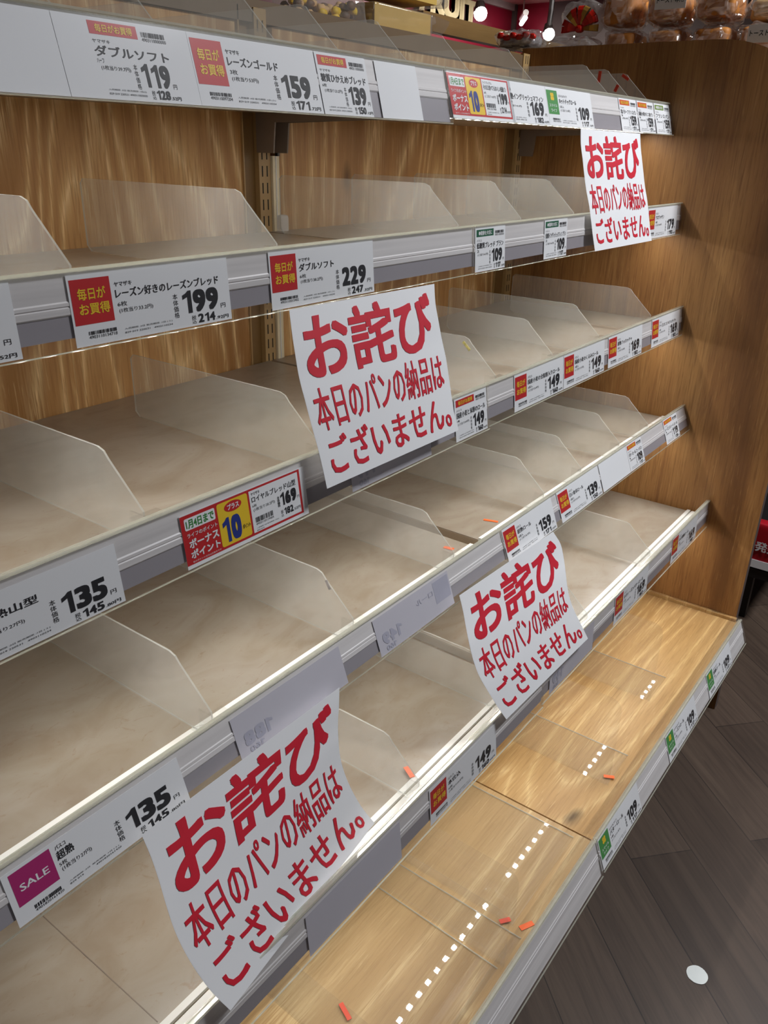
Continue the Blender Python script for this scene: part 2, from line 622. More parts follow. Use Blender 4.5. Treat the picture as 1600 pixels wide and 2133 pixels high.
# ------------------------------------------------------------------ back panels, uprights, end panel
for (x0, x1, w) in ((-0.856, -0.044, 'left bay, behind the large bread price rails'), (0.035, 0.820, 'right bay, beside the end panel')):
    o = MB().box(x0, x1, 0.0, 0.016, 0.05, 1.524).obj('back_panel', 'wood_back', loc=(x0, 0, 0.05))
    tag(o, 'golden oak-grain back board of the %s' % w, 'back panel', 'oak back boards of the shelving')


def upright(xc, label, left=True):
    t = thing('shelf_upright', label, 'upright', (xc, 0, 0))
    ch = MB()
    ch.box(xc - .011, xc + .016, -0.006, 0.012, 0.285, 1.545, 0)
    z = 0.36
    while z < 1.53:
        for sx in (-.0035, .0075):
            ch.box(xc + sx - .0011, xc + sx + .0011, -0.0064, -0.0058, z, z + .0165, 1)
        z += 0.0262
    part(ch, 'slotted_channel', ['tan_metal', 'slot'], t)
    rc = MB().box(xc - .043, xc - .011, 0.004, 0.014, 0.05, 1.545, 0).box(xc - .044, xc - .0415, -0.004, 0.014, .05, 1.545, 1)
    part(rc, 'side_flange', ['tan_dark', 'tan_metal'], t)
    return t


upright(0.0, 'tan slotted upright post between the two oak back boards')
t = thing('shelf_upright', 'tan slotted upright post in the corner by the end panel', 'upright', (0.89, 0, 0))
ch = MB().box(0.872, 0.903, -0.006, 0.012, 0.285, 1.56, 0)
z = 0.36
while z < 1.545:
    for sx in (.883, .893):
        ch.box(sx - .0011, sx + .0011, -0.0064, -0.0058, z, z + .0165, 1)
    z += 0.0262
part(ch, 'slotted_channel', ['tan_metal', 'slot'], t)
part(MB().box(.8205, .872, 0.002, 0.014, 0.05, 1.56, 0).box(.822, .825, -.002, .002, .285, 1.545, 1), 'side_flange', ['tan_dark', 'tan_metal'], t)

# cable duct beside the middle upright, with the bracket sleeve and clip
t = thing('cable_duct', 'cream cable duct running down beside the middle upright', 'cable duct', (0.025, 0, 0))
part(MB().box(.0175, .033, -.010, .0, .3, 1.335, 0).box(.0235, .0255, -.0112, -.010, .3, 1.335, 1), 'duct_cover', ['cream', 'white_pl'], t)
part(MB().prism_x([(-.016, 1.335), (-.016, 1.376), (-.022, 1.388), (-.030, 1.388), (-.018, 1.384), (-.010, 1.372), (-.010, 1.335)], .0235, .0285), 'cable', 'black', t)
part(MB().blob((.034, -.012, 1.224), (.010, .008, .018), .3, 16, 10), 'wire_clip', 'white_pl', t, True)
part(MB().blob((.034, -.014, 1.386), (.008, .007, .009), .4, 16, 10), 'wire_clip', 'white_pl', t, True)

# end panel with its rounded top front corner
pts = [(0.016, 0.0), (0.016, 1.573)]
cy, cz, rr = -0.435, 1.283, 0.29
for i in range(0, 25):
    a = math.pi / 2 + (math.pi / 2) * i / 24
    pts.append((cy + rr * math.cos(a), cz + rr * math.sin(a)))
pts += [(-0.725, 0.0)]
o = MB().prism_x(pts, 0.905, 0.930, 0, 1).obj('end_panel', ['wood_end', 'edge'], loc=(.905, 0, 0))
tag(o, 'oak-grain end panel with a rounded top corner closing the shelves on the right', 'end panel')

# bar along the top of the back boards
tag(MB().box(-0.92, 0.872, -0.004, 0.03, 1.525, 1.556).obj('top_bar', 'top_bar', loc=(-.92, 0, 1.525)),
    'brown beige metal bar along the top of the oak back boards', 'bar')
tag(MB().box(-0.92, 1.34, 0.031, 0.40, 1.53, 1.552).obj('display_board', 'top_bar', loc=(-.92, 0.03, 1.53)),
    'wide flat board behind the top bar carrying bagged loaves', 'board')

# ------------------------------------------------------------------ shelves with their light strips


def make_shelf(row, unit):
    x0, x1 = (XA0 + .002, -.003) if unit == 'A' else (.003, .898)
    yf, zs = TOP[row][0], ZS[row]
    if row >= 4:
        x0, x1 = (x0, -.012) if unit == 'A' else (.012, x1)
    side = 'left' if unit == 'A' else 'right'
    t = thing('shelf', 'empty beige %s of the %s bay' % (ROWN[row], side), 'shelf', (x0, 0, zs), 'beige shelves of the bread fixture')
    pan = MB().box(x0, x1, yf + .014, -.006, zs - .016, zs - .0015)
    part(pan, 'shelf_pan', 'shelf_metal', t)
    mat = MB().box(x0 + .001, x1 - .001, yf + .046, -.095, zs - .0015, zs)
    part(mat, 'shelf_surface', 'shelf', t)
    led = MB().box(x0 + .001, x1 - .001, -.094, -.008, zs - .0015, zs - .0003)
    part(led, 'rear_ledge', 'shelf', t)
    if (row, unit) == (5, 'A'):
        part(MB().box(-.7525, -.7515, yf + .05, -.1, zs, zs + .0004), 'surface_seam', 'bracket', t)
    tr = MB()
    for a, b, h in ((.006, .014, .004), (.016, .034, .0022), (.037, .045, .0035)):
        tr.box(x0 + .001, x1 - .001, yf + a, yf + b, zs - .0015, zs + h)
    part(tr, 'divider_track', 'white_metal', t)
    F = FACES[(row, unit)]
    q = F.P(0, .5 * F.H, -.0085)
    part(MB().prism_x([(q.y, q.z - .003), (q.y, q.z + .001), (yf + .013, zs - .004), (yf + .013, zs - .010)], x0 + .001, x1 - .001), 'rail_mount', 'alu', t)
    for xb in (x0 + .012, x1 - .014):
        br = MB().prism_x([(-.008, zs - .016), (-.008, zs - .075), (-.045, zs - .075), (-.05, zs - .03), (yf * .9, zs - .022), (yf * .9, zs - .016)], xb, xb + .003)
        part(br, 'bracket', 'bracket', t)
    return t


def make_led(row, unit):
    x0, x1 = (XA0 + .03, -.03) if unit == 'A' else (.03, .872)
    yl, zl = TOP[row][0] + .036, ZS[row] - .016
    side = 'left' if unit == 'A' else 'right'
    t = thing('led_strip', 'slim white light strip under the front of the %s, %s bay' % (ROWN[row], side), 'light strip',
              (x0, yl, zl), 'light strips under the shelf fronts')
    part(MB().box(x0, x1, yl - .007, yl + .007, zl - .004, zl - .0002), 'strip_body', 'white_pl', t)
    ch = MB()
    n = 30
    for i in range(n):
        xc = x0 + .015 + (x1 - x0 - .03) * i / (n - 1)
        ch.add([(xc - .0045, yl - .0035, zl - .0044), (xc - .0045, yl + .0035, zl - .0044), (xc + .0045, yl + .0035, zl - .0044), (xc + .0045, yl - .0035, zl - .0044)], [(0, 1, 2, 3)])
    part(ch, 'led_chips', 'led', t)
    return t


def make_rail(row, unit):
    F = FACES[(row, unit)]
    x0, x1 = (XA0, -.004) if unit == 'A' else (-.001, XB1)
    side = 'left' if unit == 'A' else 'right'
    H = F.H
    t = thing('price_rail', 'clear-fronted price rail along the %s of the %s bay' % (ROWN[row], side), 'price rail', tuple(F.P(x0, 0)), 'price rails along the shelf fronts')

    def prof(mb, pr, xa=x0, xb=x1, mat=0):
        q = [F.P(0, s, o) for s, o in pr]
        mb.prism_x([(p.y, p.z) for p in q], xa, xb, mat)
        return mb
    chn = MB()
    ce = .985 if row == 6 else (.965 if row == 1 else .84)
    prof(chn, [(0, .0), (.36 * H, 0), (.38 * H, .0009), (.42 * H, .0009), (.435 * H, .0), (.45 * H, .0009), (.53 * H, .0009), (.55 * H, 0), (.55 * H, -.003), (0, -.003)])
    prof(chn, [(.55 * H, -.0004), (ce * H, -.0004), (ce * H, -.003), (.55 * H, -.003)], mat=1)
    prof(chn, [(.30 * H, -.003), (.42 * H, -.003), (.42 * H, -.008), (.30 * H, -.008)])
    part(chn, 'rail_channel', ['alu', 'alu_low' if row != 6 else 'alu'], t)
    cv = MB()
    prof(cv, [(.0005, .0024), (H, .0024), (H, .0032), (.0005, .0032)], x0 + .0005, x1 - .0005)
    part(cv, 'clear_cover', 'cover', t)
    lp = MB()
    prof(lp, [(-.0028, -.0012), (-.0028, .0034), (-.0005, .0040), (.0004, .0034), (.0, -.0002), (.0, -.0012)])
    prof(lp, [(-.0022, -.0050), (-.0022, -.0030), (.0, -.0030), (.0, -.0050)])
    prof(lp, [(H - .0004, .0020), (H + .0006, .0020), (H + .0006, .0038), (H - .0004, .0038)])
    part(lp, 'cover_lip', 'lip', t)
    for xa, xb in ((x0 - .0012, x0 - .0001), (x1 + .0001, x1 + .0012)):
        part(prof(MB(), [(0, -.003), (H, -.001), (H, .0036), (0, .0036)], xa, xb), 'end_cap', 'acrylic_clear', t)
    if row == 6:
        cs = MB().prism_x([(-.712, .2812), (-.7135, .2845), (-.7225, .2905), (-.7365, .2905), (-.7375, .2892), (-.7230, .2892), (-.7145, .2812)], x0 + .002, x1 - .002)
        part(cs, 'clear_top_strip', 'acrylic_clear', t)
        return t
    return t


for row in range(1, 6):
    for unit in 'AB':
        make_shelf(row, unit)
        make_led(row, unit)
for row in range(1, 7):
    for unit in 'AB':
        make_rail(row, unit)

# ------------------------------------------------------------------ bottom deck
for (x0, x1, m, w) in ((-0.9, -.0016, 'wood_deck2', 'left bay'), (.0016, .899, 'wood_deck', 'right bay, beside the end panel')):
    t = thing('bottom_deck', 'oak-grain bottom deck board of the %s' % w, 'deck', (x0, -.735, .262), 'oak bottom deck boards')
    part(MB().box(x0, x1, -.733, -.004, .262, .280), 'deck_board', m, t)
    part(MB().box(x0, x1, -.7345, -.733, .262, .2802), 'edge_banding', 'wood_deck', t)
    part(MB().box(x0 + .002, x1 - .002, -.7285, -.720, .200, .2615), 'fascia', 'fascia', t)
t = tag(MB().box(.893, .9045, -.728, -.01, .2803, .288).obj('deck_trim_strip', 'wood_deck', loc=(.893, -.728, .28)),
        'narrow oak strip between the bottom deck and the end panel', 'trim strip')
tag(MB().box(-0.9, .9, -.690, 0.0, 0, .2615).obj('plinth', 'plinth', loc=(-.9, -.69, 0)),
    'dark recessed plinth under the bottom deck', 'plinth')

# ------------------------------------------------------------------ upright dividers


def divider_proto(loc, label, group):
    """origin: on the shelf surface at the front line of the shelf"""
    t = thing('shelf_divider', label, 'shelf divider', loc, group)
    x, y, z = loc
    th = .0011
    yb, yc, h = .355, .068, .092
    poly = [(y + .030, z + .004), (y + .012, z + .030), (y + .012, z + .040), (y + yc - .010, z + h - .010), (y + yc - .004, z + h - .003), (y + yc + .005, z + h),
            (y + yb - .006, z + h), (y + yb, z + h - .006), (y + yb, z + .010), (y + yb - .008, z + .003)]
    b = MB().prism_x(poly, x - th, x + th, 0, 1)
    part(b, 'divider_plate', ['acrylic', 'acrylic_edge'], t)
    c = MB().box(x - .016, x + .016, y + .002, y + .014, z + .0365, z + .0385)
    c.box(x - .003, x - .0012, y + .006, y + .030, z + .004, z + .037)
    c.prism_x([(y + .016, z + .004), (y + .045, z + .004), (y + .018, z + .024)], x - .0048, x - .0034)
    part(c, 'mounting_clip', ['acrylic_clear'], t)
    return t


DIV = {
    1: [-.587, -.481, -.318, -.210, -.069, .088, .287, .598, .704, .807],
    2: [-.643, -.391, -.023, .164, .360, .56],
    3: [-.626, -.373, .046, .244, .445, .727],
    4: [-.600, -.360, -.119, .178, .335, .525, .691],
    5: [-.342, -.10, .205, .530],
}
DIVTXT = {1: 'row of dividers along the top shelf', 2: 'dividers on the second shelf', 3: 'dividers on the third shelf', 4: 'dividers on the fourth shelf', 5: 'dividers on the fifth shelf'}
ORD = ['first', 'second', 'third', 'fourth', 'fifth', 'sixth', 'seventh', 'eighth', 'ninth', 'tenth']
proto = None
SPECIAL = {(3, 2): 'with an old gold sticker near its slanted front edge', (1, 8): 'with red tape marks, beside a plain one', (1, 9): 'with red tape on its corner, closest to the end panel',
           (5, 0): 'with an orange tape mark at its foot behind the sloping notice', (4, 1): 'with a torn clear sticker on its front edge'}
for row, xs in DIV.items():
    for i, x in enumerate(xs):
        loc = (x, TOP[row][0], ZS[row])
        lab = 'clear slant-cornered divider on the %s, %s from the left' % (ROWN[row], ORD[i])
        if (row, i) in SPECIAL:
            lab = 'clear %s divider %s' % (ROWN[row], SPECIAL[(row, i)])
        if proto is None:
            proto = divider_proto(loc, lab, 'clear shelf dividers')
            d = proto
        else:
            d = copy_tree(proto)
            d.location = loc
            d['label'] = lab

# L-shaped dividers standing loose on the deck


def deck_divider(x, yf, yb, h, fw, label, rot=0.0):
    z = .2805
    t = thing('deck_divider', label, 'shelf divider', (x, yf, z), 'loose clear dividers on the bottom deck')
    th = .0011
    r = .022
    poly = [(yf, z), (yf, z + h - r)]
    for k in range(1, 7):
        a = math.pi - (math.pi / 2) * k / 6
        poly.append((yf + r + r * math.cos(a), z + h - r + r * math.sin(a)))
    poly += [(yb, z + h), (yb, z)]
    part(MB().prism_x(poly, x - th, x + th, 0, 1), 'upright_plate', ['acrylic_clear', 'acrylic_clear'], t)
    f = MB()
    f.box(x + th, x + fw, yf + .002, yb, z, z + .0020, 0)
    f.box(x + fw, x + fw + .0008, yf + .002, yb, z, z + .0020, 1)
    part(f, 'foot_plate', ['acrylic_clear', 'acrylic_edge'], t)
    t.rotation_euler = (0, 0, rot)
    return t


deck_divider(.440, -.672, -.42, .190, .105, 'tall clear L-shaped divider on the deck closest to the end panel')
deck_divider(.143, -.702, -.42, .190, .100, 'tall clear L-shaped divider on the deck with an orange tape piece at its front')
deck_divider(-.233, -.706, -.42, .108, .218, 'low clear divider with a wide foot on the deck against the board joint')
deck_divider(-.300, -.727, -.42, .104, .055, 'low clear divider with a narrow foot on the deck beside red-orange tape')
deck_divider(-.545, -.716, -.42, .108, .236, 'low clear divider with a wide foot on the deck below the large sloping notice', rot=-.03)

# ------------------------------------------------------------------ tape scraps and small stickers


def tape(p, q, w, nrm, mat, label, th=.0006):
    p, q, nrm = Vector(p), Vector(q), Vector(nrm)
    d = (q - p).normalized()
    s = d.cross(nrm).normalized() * (w / 2)
    n = nrm.normalized() * th
    v = []
    for a in (p, q):
        for k in (s, -s):
            v += [a + k, a + k + n]
    b = MB().add(v, [(0, 4, 5, 1), (2, 3, 7, 6), (1, 5, 7, 3), (0, 2, 6, 4), (0, 1, 3, 2), (4, 6, 7, 5)])
    o = b.obj('tape_piece', mat, loc=tuple(p))
    return tag(o, label, 'tape', 'coloured tape pieces')


UPN = (0, 0, 1)
tape((-.2405, -.6862, .2835), (-.2262, -.6968, .2835), .0075, UPN, 'red_tape', 'red-orange tape piece on the deck inside the low divider corner')
tape((-.2295, -.7156, .2806), (-.2085, -.7265, .2806), .0085, UPN, 'orange', 'bright orange tape piece lying on bare deck by the front rail')
tape((-.4875, -.5767, .2835), (-.4975, -.6010, .2835), .0065, UPN, 'red_tape', 'orange tape strip on the deck at the bottom edge of the photo')
tape((.158, -.6859, .2833), (.167, -.7030, .2833), .0075, UPN, 'orange', 'orange tape piece on the foot of a tall deck divider')
tape((-.2975, -.5400, .5442), (-.3085, -.5600, .5442), .0080, UPN, 'orange', 'orange tape on the white track of the fifth shelf')
tape((-.0475, -.4294, .7640), (-.0449, -.4461, .7640), .0080, UPN, 'orange', 'orange tape piece on the fourth shelf in the left bay near its joint')
tape((.0868, -.4252, .7640), (.0942, -.4497, .7640), .0060, UPN, 'orange', 'orange tape strip on the fourth shelf in the right bay')
tape((.7025, -.2746, 1.504), (.7025, -.2734, 1.4833), .0065, (-1, 0, 0), 'red_tape', 'upper red tape strip on the divider of the top shelf')
tape((.7025, -.3162, 1.4782), (.7025, -.3109, 1.4662), .0065, (-1, 0, 0), 'red_tape', 'lower red tape strip near the slanted divider edge on the top shelf')
tape((.8055, -.2801, 1.504), (.8055, -.2953, 1.4947), .0055, (-1, 0, 0), 'red_tape', 'red tape on the rounded corner of the last top divider')
tape((-.5960, -.3910, .9935), (-.5940, -.4040, .9935), .008, UPN, plain('pink_tape', srgb(226, 170, 160), 0.4), 'pale pink tape scrap at the foot of a third-shelf divider')
tape((.0445, -.3859, 1.0767), (.0445, -.3992, 1.0651), .0045, (-1, 0, 0), 'sticker', 'torn gold sticker on a third-shelf divider')
tape((-.3615, -.4471, .8445), (-.3615, -.4535, .8333), .0040, (-1, 0, 0), 'silver', 'torn silver sticker on a fourth-shelf divider')

# ------------------------------------------------------------------ price labels


class Label:
    """paper slip behind the clear rail cover; u 0..1 across, v 0..1 down"""

    def __init__(s, row, unit, x, w, label, v0=.035, v1=.975, paper='paper', name='price_label', group='printed price labels in the rails', off=.0010):
        s.F = FACES[(row, unit)]
        s.x, s.w = x, w
        s.d0, s.d1 = v0 * s.F.H, v1 * s.F.H
        s.off = off
        b = MB()
        q = [s.F.P(xx, d, o) for xx in (x, x + w) for d in (s.d0, s.d1) for o in (off, off + .0002)]
        b.add(q, [(0, 1, 3, 2), (4, 6, 7, 5), (0, 4, 5, 1), (2, 3, 7, 6), (0, 2, 6, 4), (1, 5, 7, 3)])
        s.loc = tuple(s.F.P(x, s.d0, off))
        s.o = b.obj(name, paper, loc=s.loc)
        tag(s.o, label, 'price label', group)
        s.L = {}

    def P(s, u, v, lv):
        return s.F.P(s.x + u * s.w, s.d0 + v * (s.d1 - s.d0), s.off + .0002 + .00014 * lv)

    def mb(s, key, mat, lv):
        if key not in s.L:
            s.L[key] = (MB(), mat, lv)
        return s.L[key][0]

    def rect(s, key, mat, u0, u1, v0, v1, lv=1):
        s.mb(key, mat, lv).add([s.P(u0, v0, lv), s.P(u0, v1, lv), s.P(u1, v1, lv), s.P(u1, v0, lv)], [(0, 1, 2, 3)])

    def round(s, key, mat, u0, u1, v0, v1, lv=1, r=.02, n=6, full=False):
        hv = (s.d1 - s.d0)
        ru, rv = (r / s.w * .06, r / hv * .06) if not full else ((u1 - u0) / 2, (v1 - v0) / 2)
        pts = []
        for cu, cv, a0 in ((u1 - ru, v0 + rv, -90), (u1 - ru, v1 - rv, 0), (u0 + ru, v1 - rv, 90), (u0 + ru, v0 + rv, 180)):
            for k in range(n + 1):
                a = math.radians(a0 + 90 * k / n)
                pts.append(s.P(cu + ru * math.cos(a), cv + rv * math.sin(a), lv))
        s.mb(key, mat, lv).add(pts, [tuple(range(len(pts)))[::-1]])

    def text(s, key, mat, txt, u0, u1, v0, v1, bold=0.0, lv=2, mirror=False, line=1.0):
        vs, fs, asp = glyphs(txt, bold, line)
        s.mb(key, mat, lv).add([s.P(u0 + ((1 - x) if mirror else x) * (u1 - u0), v0 + y * (v1 - v0), lv) + s.F.n * k for x, y, k in vs], fs)

    def bars(s, u0, u1, v0, v1, num=None, lv=2, key='barcode'):
        rnd = random.Random(int(u0 * 1000) + int(s.x * 1000))
        u = u0
        step = (u1 - u0) / 60
        b = s.mb(key, 'ink', lv)
        while u < u1 - step * 2:
            w = rnd.choice((1, 1, 2, 3)) * step * .9
            w = min(w, u1 - u)
            b.add([s.P(u, v0, lv), s.P(u, v1, lv), s.P(u + w, v1, lv), s.P(u + w, v0, lv)], [(0, 1, 2, 3)])
            u += w + rnd.choice((1, 1, 2)) * step
        if num:
            s.text(key, 'ink', num, u0, u1, v1 + .01, v1 + .055, 0.0, lv)

    def finish(s):
        order = {'badge': 0}
        made = {}
        for key, (b, mat, lv) in s.L.items():
            par = s.o
            if key.startswith('badge') and key != 'badge' and 'badge' in made:
                par = made['badge']
            o = b.obj(key, mat, None, s.loc)
            o.parent = par
            o.location = (0, 0, 0)
            made[key] = o
        return s.o


def price_block(L, u0, u1, v0, v1, price, tax, frac, bw=.036, small=False):
    """big price, yen sign, tax line, upright captions"""
    w = u1 - u0
    L.text('printed_text', 'ink', '本\n体\n価\n格', u0, u0 + w * .085, v0 + .02, v0 + (v1 - v0) * .74, 0.0, line=1.0)
    L.text('price_figures', 'ink', price, u0 + w * .17, u0 + w * .83, v0, v0 + (v1 - v0) * .66, bw)
    L.text('printed_text', 'ink', '円', u0 + w * .87, u0 + w * .96, v0 + (v1 - v0) * .52, v0 + (v1 - v0) * .66)
    L.text('printed_text', 'ink', '税\n込', u0 + w * .30, u0 + w * .38, v0 + (v1 - v0) * .75, v1, 0.0, line=.82)
    L.text('price_figures', 'ink', tax, u0 + w * .42, u0 + w * .74, v0 + (v1 - v0) * .73, v1 - .005, .026)
    L.text('printed_text', 'ink', '.' + frac + '円', u0 + w * .76, u0 + w * 1.0, v0 + (v1 - v0) * .88, v1 - .005, .012)


def wide(row, unit, x, maker, name, cnt, unitp, price, tax, frac, desc, badge='red', nu=.42, code='4903110134718', w=.18, **kw):
    L = Label(row, unit, x, w, desc, **kw)
    if badge in ('red', 'green'):
        bm = 'red' if badge == 'red' else 'green'
        L.rect('badge', bm, .012, .232, .075, .70)
        if badge == 'red':
            L.text('badge_text', 'yellow', '毎日が', .045, .20, .20, .365, .022)
            L.text('badge_text', 'yellow', 'お買得', .045, .215, .41, .57, .022)
        else:
            for k in range(4):
                a = math.pi / 2 * k + .78
                c = (.122 + .022 * math.cos(a), .24 + .065 * math.sin(a))
                L.round('badge_emblem', 'yellow', c[0] - .019, c[0] + .019, c[1] - .055, c[1] + .055, 2, full=True)
            L.text('badge_text', 'paper', 'スマイル', .045, .20, .43, .51, .015)
            L.text('badge_text', 'paper', 'ライフ', .065, .18, .56, .64, .015)
    L.text('printed_text', 'ink', maker, .255, .255 + .026 * len(maker), .17, .235, .01)
    L.text('printed_text', 'ink', name, .255, .255 + nu, .265, .40, .018)
    L.text('printed_text', 'ink', cnt, .26, .26 + .028 * len(cnt), .45, .52)
    L.text('printed_text', 'ink', unitp, .265, .47, .545, .62)
    price_block(L, .60, .975, .44, .965, price, tax, frac)
    L.bars(.075, .235, .80, .85, code)
    L.text('printed_text', 'ink', '入荷期限 :3日 販売期限 :1日 ( 2 )', .28, .58, .835, .865)
    L.text('printed_text', 'ink', '829 019 220531   4903110234', .28, .58, .89, .915)
    return L.finish()


def narrow(row, unit, x, maker, name, cnt, unitp, price, tax, frac, desc, badge='red', w=.09, du=0.0, sc=1.0, **kw):
    L = Label(row, unit, x, w, desc, **kw)
    U = lambda a: du + a * sc
    bm = {'red': 'red', 'dg': 'dark_green', 'or': 'orange_red', 'ol': 'olive'}[badge]
    L.rect('badge', bm, U(.04), U(.60), .045, .205)
    L.text('badge_text', 'paper' if badge in ('dg', 'ol') else 'yellow', '毎日がお買得' if badge in ('red', 'or') else '●健康を大切に', U(.11), U(.54), .075, .175, .02)
    L.bars(U(.65), U(.95), .10, .165, '4903110000000')
    L.text('printed_text', 'ink', maker, U(.05), U(.05 + .05 * len(maker)), .265, .31)
    L.text('printed_text', 'ink', name, U(.05), U(.94), .335, .47, .015)
    L.text('printed_text', 'ink', cnt, U(.05), U(.13), .50, .555)
    L.text('printed_text', 'ink', unitp, U(.08), U(.42), .58, .645)
    price_block(L, U(.46), U(.985), .51, .965, price, tax, frac, .034)
    L.text('printed_text', 'ink', '入荷期限 :3日 販売期限 1日(2)', U(.10), U(.55), .865, .89)
    L.text('printed_text', 'ink', '829 019 220531 490311000000', U(.10), U(.55), .915, .94)
    return L.finish()


def bonus(row, unit, x, maker, name, cnt, unitp, price, tax, frac, desc, **kw):
    L = Label(row, unit, x, .18, desc, **kw)
    L.rect('badge', 'red', .0, .955, .02, .93)
    L.rect('badge_white_field', 'paper', .515, .935, .06, .885, 2)
    L.round('badge_white_field', 'paper', .025, .245, .085, .30, 2, r=.03)
    L.round('badge_yellow_field', 'yellow', .262, .500, .06, .885, 2, r=.045)
    L.text('badge_date', 'green_ink', '1月4日まで', .035, .235, .115, .275, .03, 3)
    L.text('badge_lettering', 'paper', 'ライフのポイント', .03, .25, .355, .435, .015, 3)
    L.text('badge_lettering', 'paper', 'ボーナス', .035, .25, .475, .64, .035, 3)
    L.text('badge_lettering', 'paper', 'ポイント', .035, .25, .675, .83, .035, 3)
    L.text('badge_lettering', 'paper', '他のポイント付与は対象外です', .04, .25, .87, .905, 0.0, 3)
    L.round('badge_oval', 'red', .315, .450, .09, .285, 3, full=True)
    L.text('badge_oval_text', 'paper', 'プラス', .338, .428, .135, .24, .03, 4)
    L.text('badge_points', 'blue', '10', .285, .425, .36, .83, .05, 3)
    L.text('badge_points_text', 'ink', 'ポイント', .435, .495, .62, .71, .02, 3)
    lv = 3
    L.text('badge_print', 'ink', maker, .53, .53 + .018 * len(maker), .10, .16, .01, lv)
    L.text('badge_print', 'ink', name, .53, .91, .175, .30, .018, lv)
    L.text('badge_print', 'ink', cnt, .53, .565, .335, .39, 0, lv)
    L.text('badge_print', 'ink', unitp, .535, .715, .41, .485, 0, lv)
    L.bars(.54, .69, .60, .70, '4903110119404', lv, 'badge_barcode')
    L.text('badge_print', 'ink', '本\n体\n価\n格', .735, .757, .38, .60, .01, lv, line=.82)
    L.text('badge_price', 'ink', price, .765, .905, .34, .60, .05, lv)
    L.text('badge_print', 'ink', '円', .91, .93, .52, .58, 0, lv)
    L.text('badge_print', 'ink', '税\n込', .755, .775, .68, .82, 0, lv, line=.82)
    L.text('badge_price', 'ink', tax, .785, .865, .66, .80, .03, lv)
    L.text('badge_print', 'ink', '.' + frac + '円', .868, .93, .74, .80, .01, lv)
    L.text('badge_print', 'ink', '入荷期限 3日 販売期限 1日(2)', .54, .73, .80, .825, 0, lv)
    L.text('badge_print', 'ink', '829 019', .54, .60, .845, .87, 0, lv)
    return L.finish()


def blank(row, unit, x, w, desc, paper='paper', **kw):
    kw.setdefault('name', 'blank_label')
    return Label(row, unit, x, w, desc, paper=paper, **kw).finish()


def turned(row, unit, x, desc, price='149', name=None, w=.18, bright=False, **kw):
    L = Label(row, unit, x, w, desc, paper='paper_back', name='turned_label', **kw)
    if price:
        L.text('show_through_print', 'ghost', price, .06, .30, .46, .78, .04, mirror=True)
        L.text('show_through_print', 'ghost', '160', .08, .20, .82, .95, .02, mirror=True)
    if name:
        L.text('show_through_print', 'ghost', name, .52, .75, .25, .40, .01, mirror=True)
    if bright:
        L.rect('show_through_badge', 'ghost', .77, .985, .08, .70)
    return L.finish()


Y, P = 'ヤマザキ', 'パスコ'
# row 1, left bay
blank(1, 'A', -.80, .1995, 'blank white slip filling the far left of the top rail')
narrow(1, 'A', -.600, Y, 'ダブルソフト', 'ハーフ', '(1枚当り39.7円)', '119', '128', '52', 'white label with red strip priced 119 yen on the top rail', w=.1435, du=.21, sc=.63)
wide(1, 'A', -.4562, Y, 'レーズンゴールド', '3枚', '(1枚当り53円)', '159', '171', '72', 'wide label with red badge for raisin bread at 159 yen on the top rail', nu=.40, code='4903110097204', w=.182)
narrow(1, 'A', -.2725, Y, '糖質ひかえめブレッド', '6枚', '(1枚当り23.2円)', '139', '150', '12', 'small label priced 139 yen on the top rail beside a blank white slip', w=.092)
blank(1, 'A', -.162, .089, 'small blank white slip at the right end of the left top rail')
# row 1, right bay
bonus(1, 'B', .0, 'ライフプレミアム', 'そのまま食べてもおいしい低糖パン', '6枚', '(1コ当り165円)', '199', '214', '92', 'red bordered bonus point label priced 199 yen on the top rail')
wide(1, 'B', .172, 'パスコ', '超熟イングリッシュマフィン', '4個入', '(1コ当り42.3円)', '169', '182', '52', 'wide label without badge for muffins at 169 yen on the top rail', badge=None, nu=.36, w=.128) if False else None
LL = Label(1, 'B', .172, .127, 'white label without badge for muffins at 169 yen on the top rail')
LL.text('printed_text', 'ink', 'コ', .03, .06, .17, .22)
LL.text('printed_text', 'ink', '熟イングリッシュマフィン', .03, .90, .28, .43, .018)
LL.text('printed_text', 'ink', '入', .03, .06, .46, .51)
LL.text('printed_text', 'ink', '当り42.3円)', .05, .28, .56, .62)
price_block(LL, .42, .97, .44, .965, '169', '182', '52')
LL.text('printed_text', 'ink', ':3日 販売 1日(2)', .08, .36, .85, .88)
LL.text('printed_text', 'ink', '220531 49031100', .08, .36, .90, .93)
LL.finish()
wide(1, 'B', .2995, 'スマイルライフ', 'ホットドッグロール', '5本入', '(1コ当り21.8円)', '109', '117', '72', 'wide label with light green badge for rolls at 109 yen on the top rail', badge='green', nu=.38)
narrow(1, 'B', .612, Y, '塩バターフランスパン', '1', '(1個当159円)', '159', '171', '72', 'first of three small 159 yen labels beside bare top rail', badge='or')
narrow(1, 'B', .707, P, '国産小麦のミニ食パン', '1', '(1個当159円)', '159', '171', '72', 'middle one of three small 159 yen labels on the top rail', badge='or')
narrow(1, 'B', .805, Y, 'フランスパン', '1', '(1個当159円)', '159', '171', '72', 'small 159 yen label with green strip at the right end of the top rail', badge='ol', w=.093)
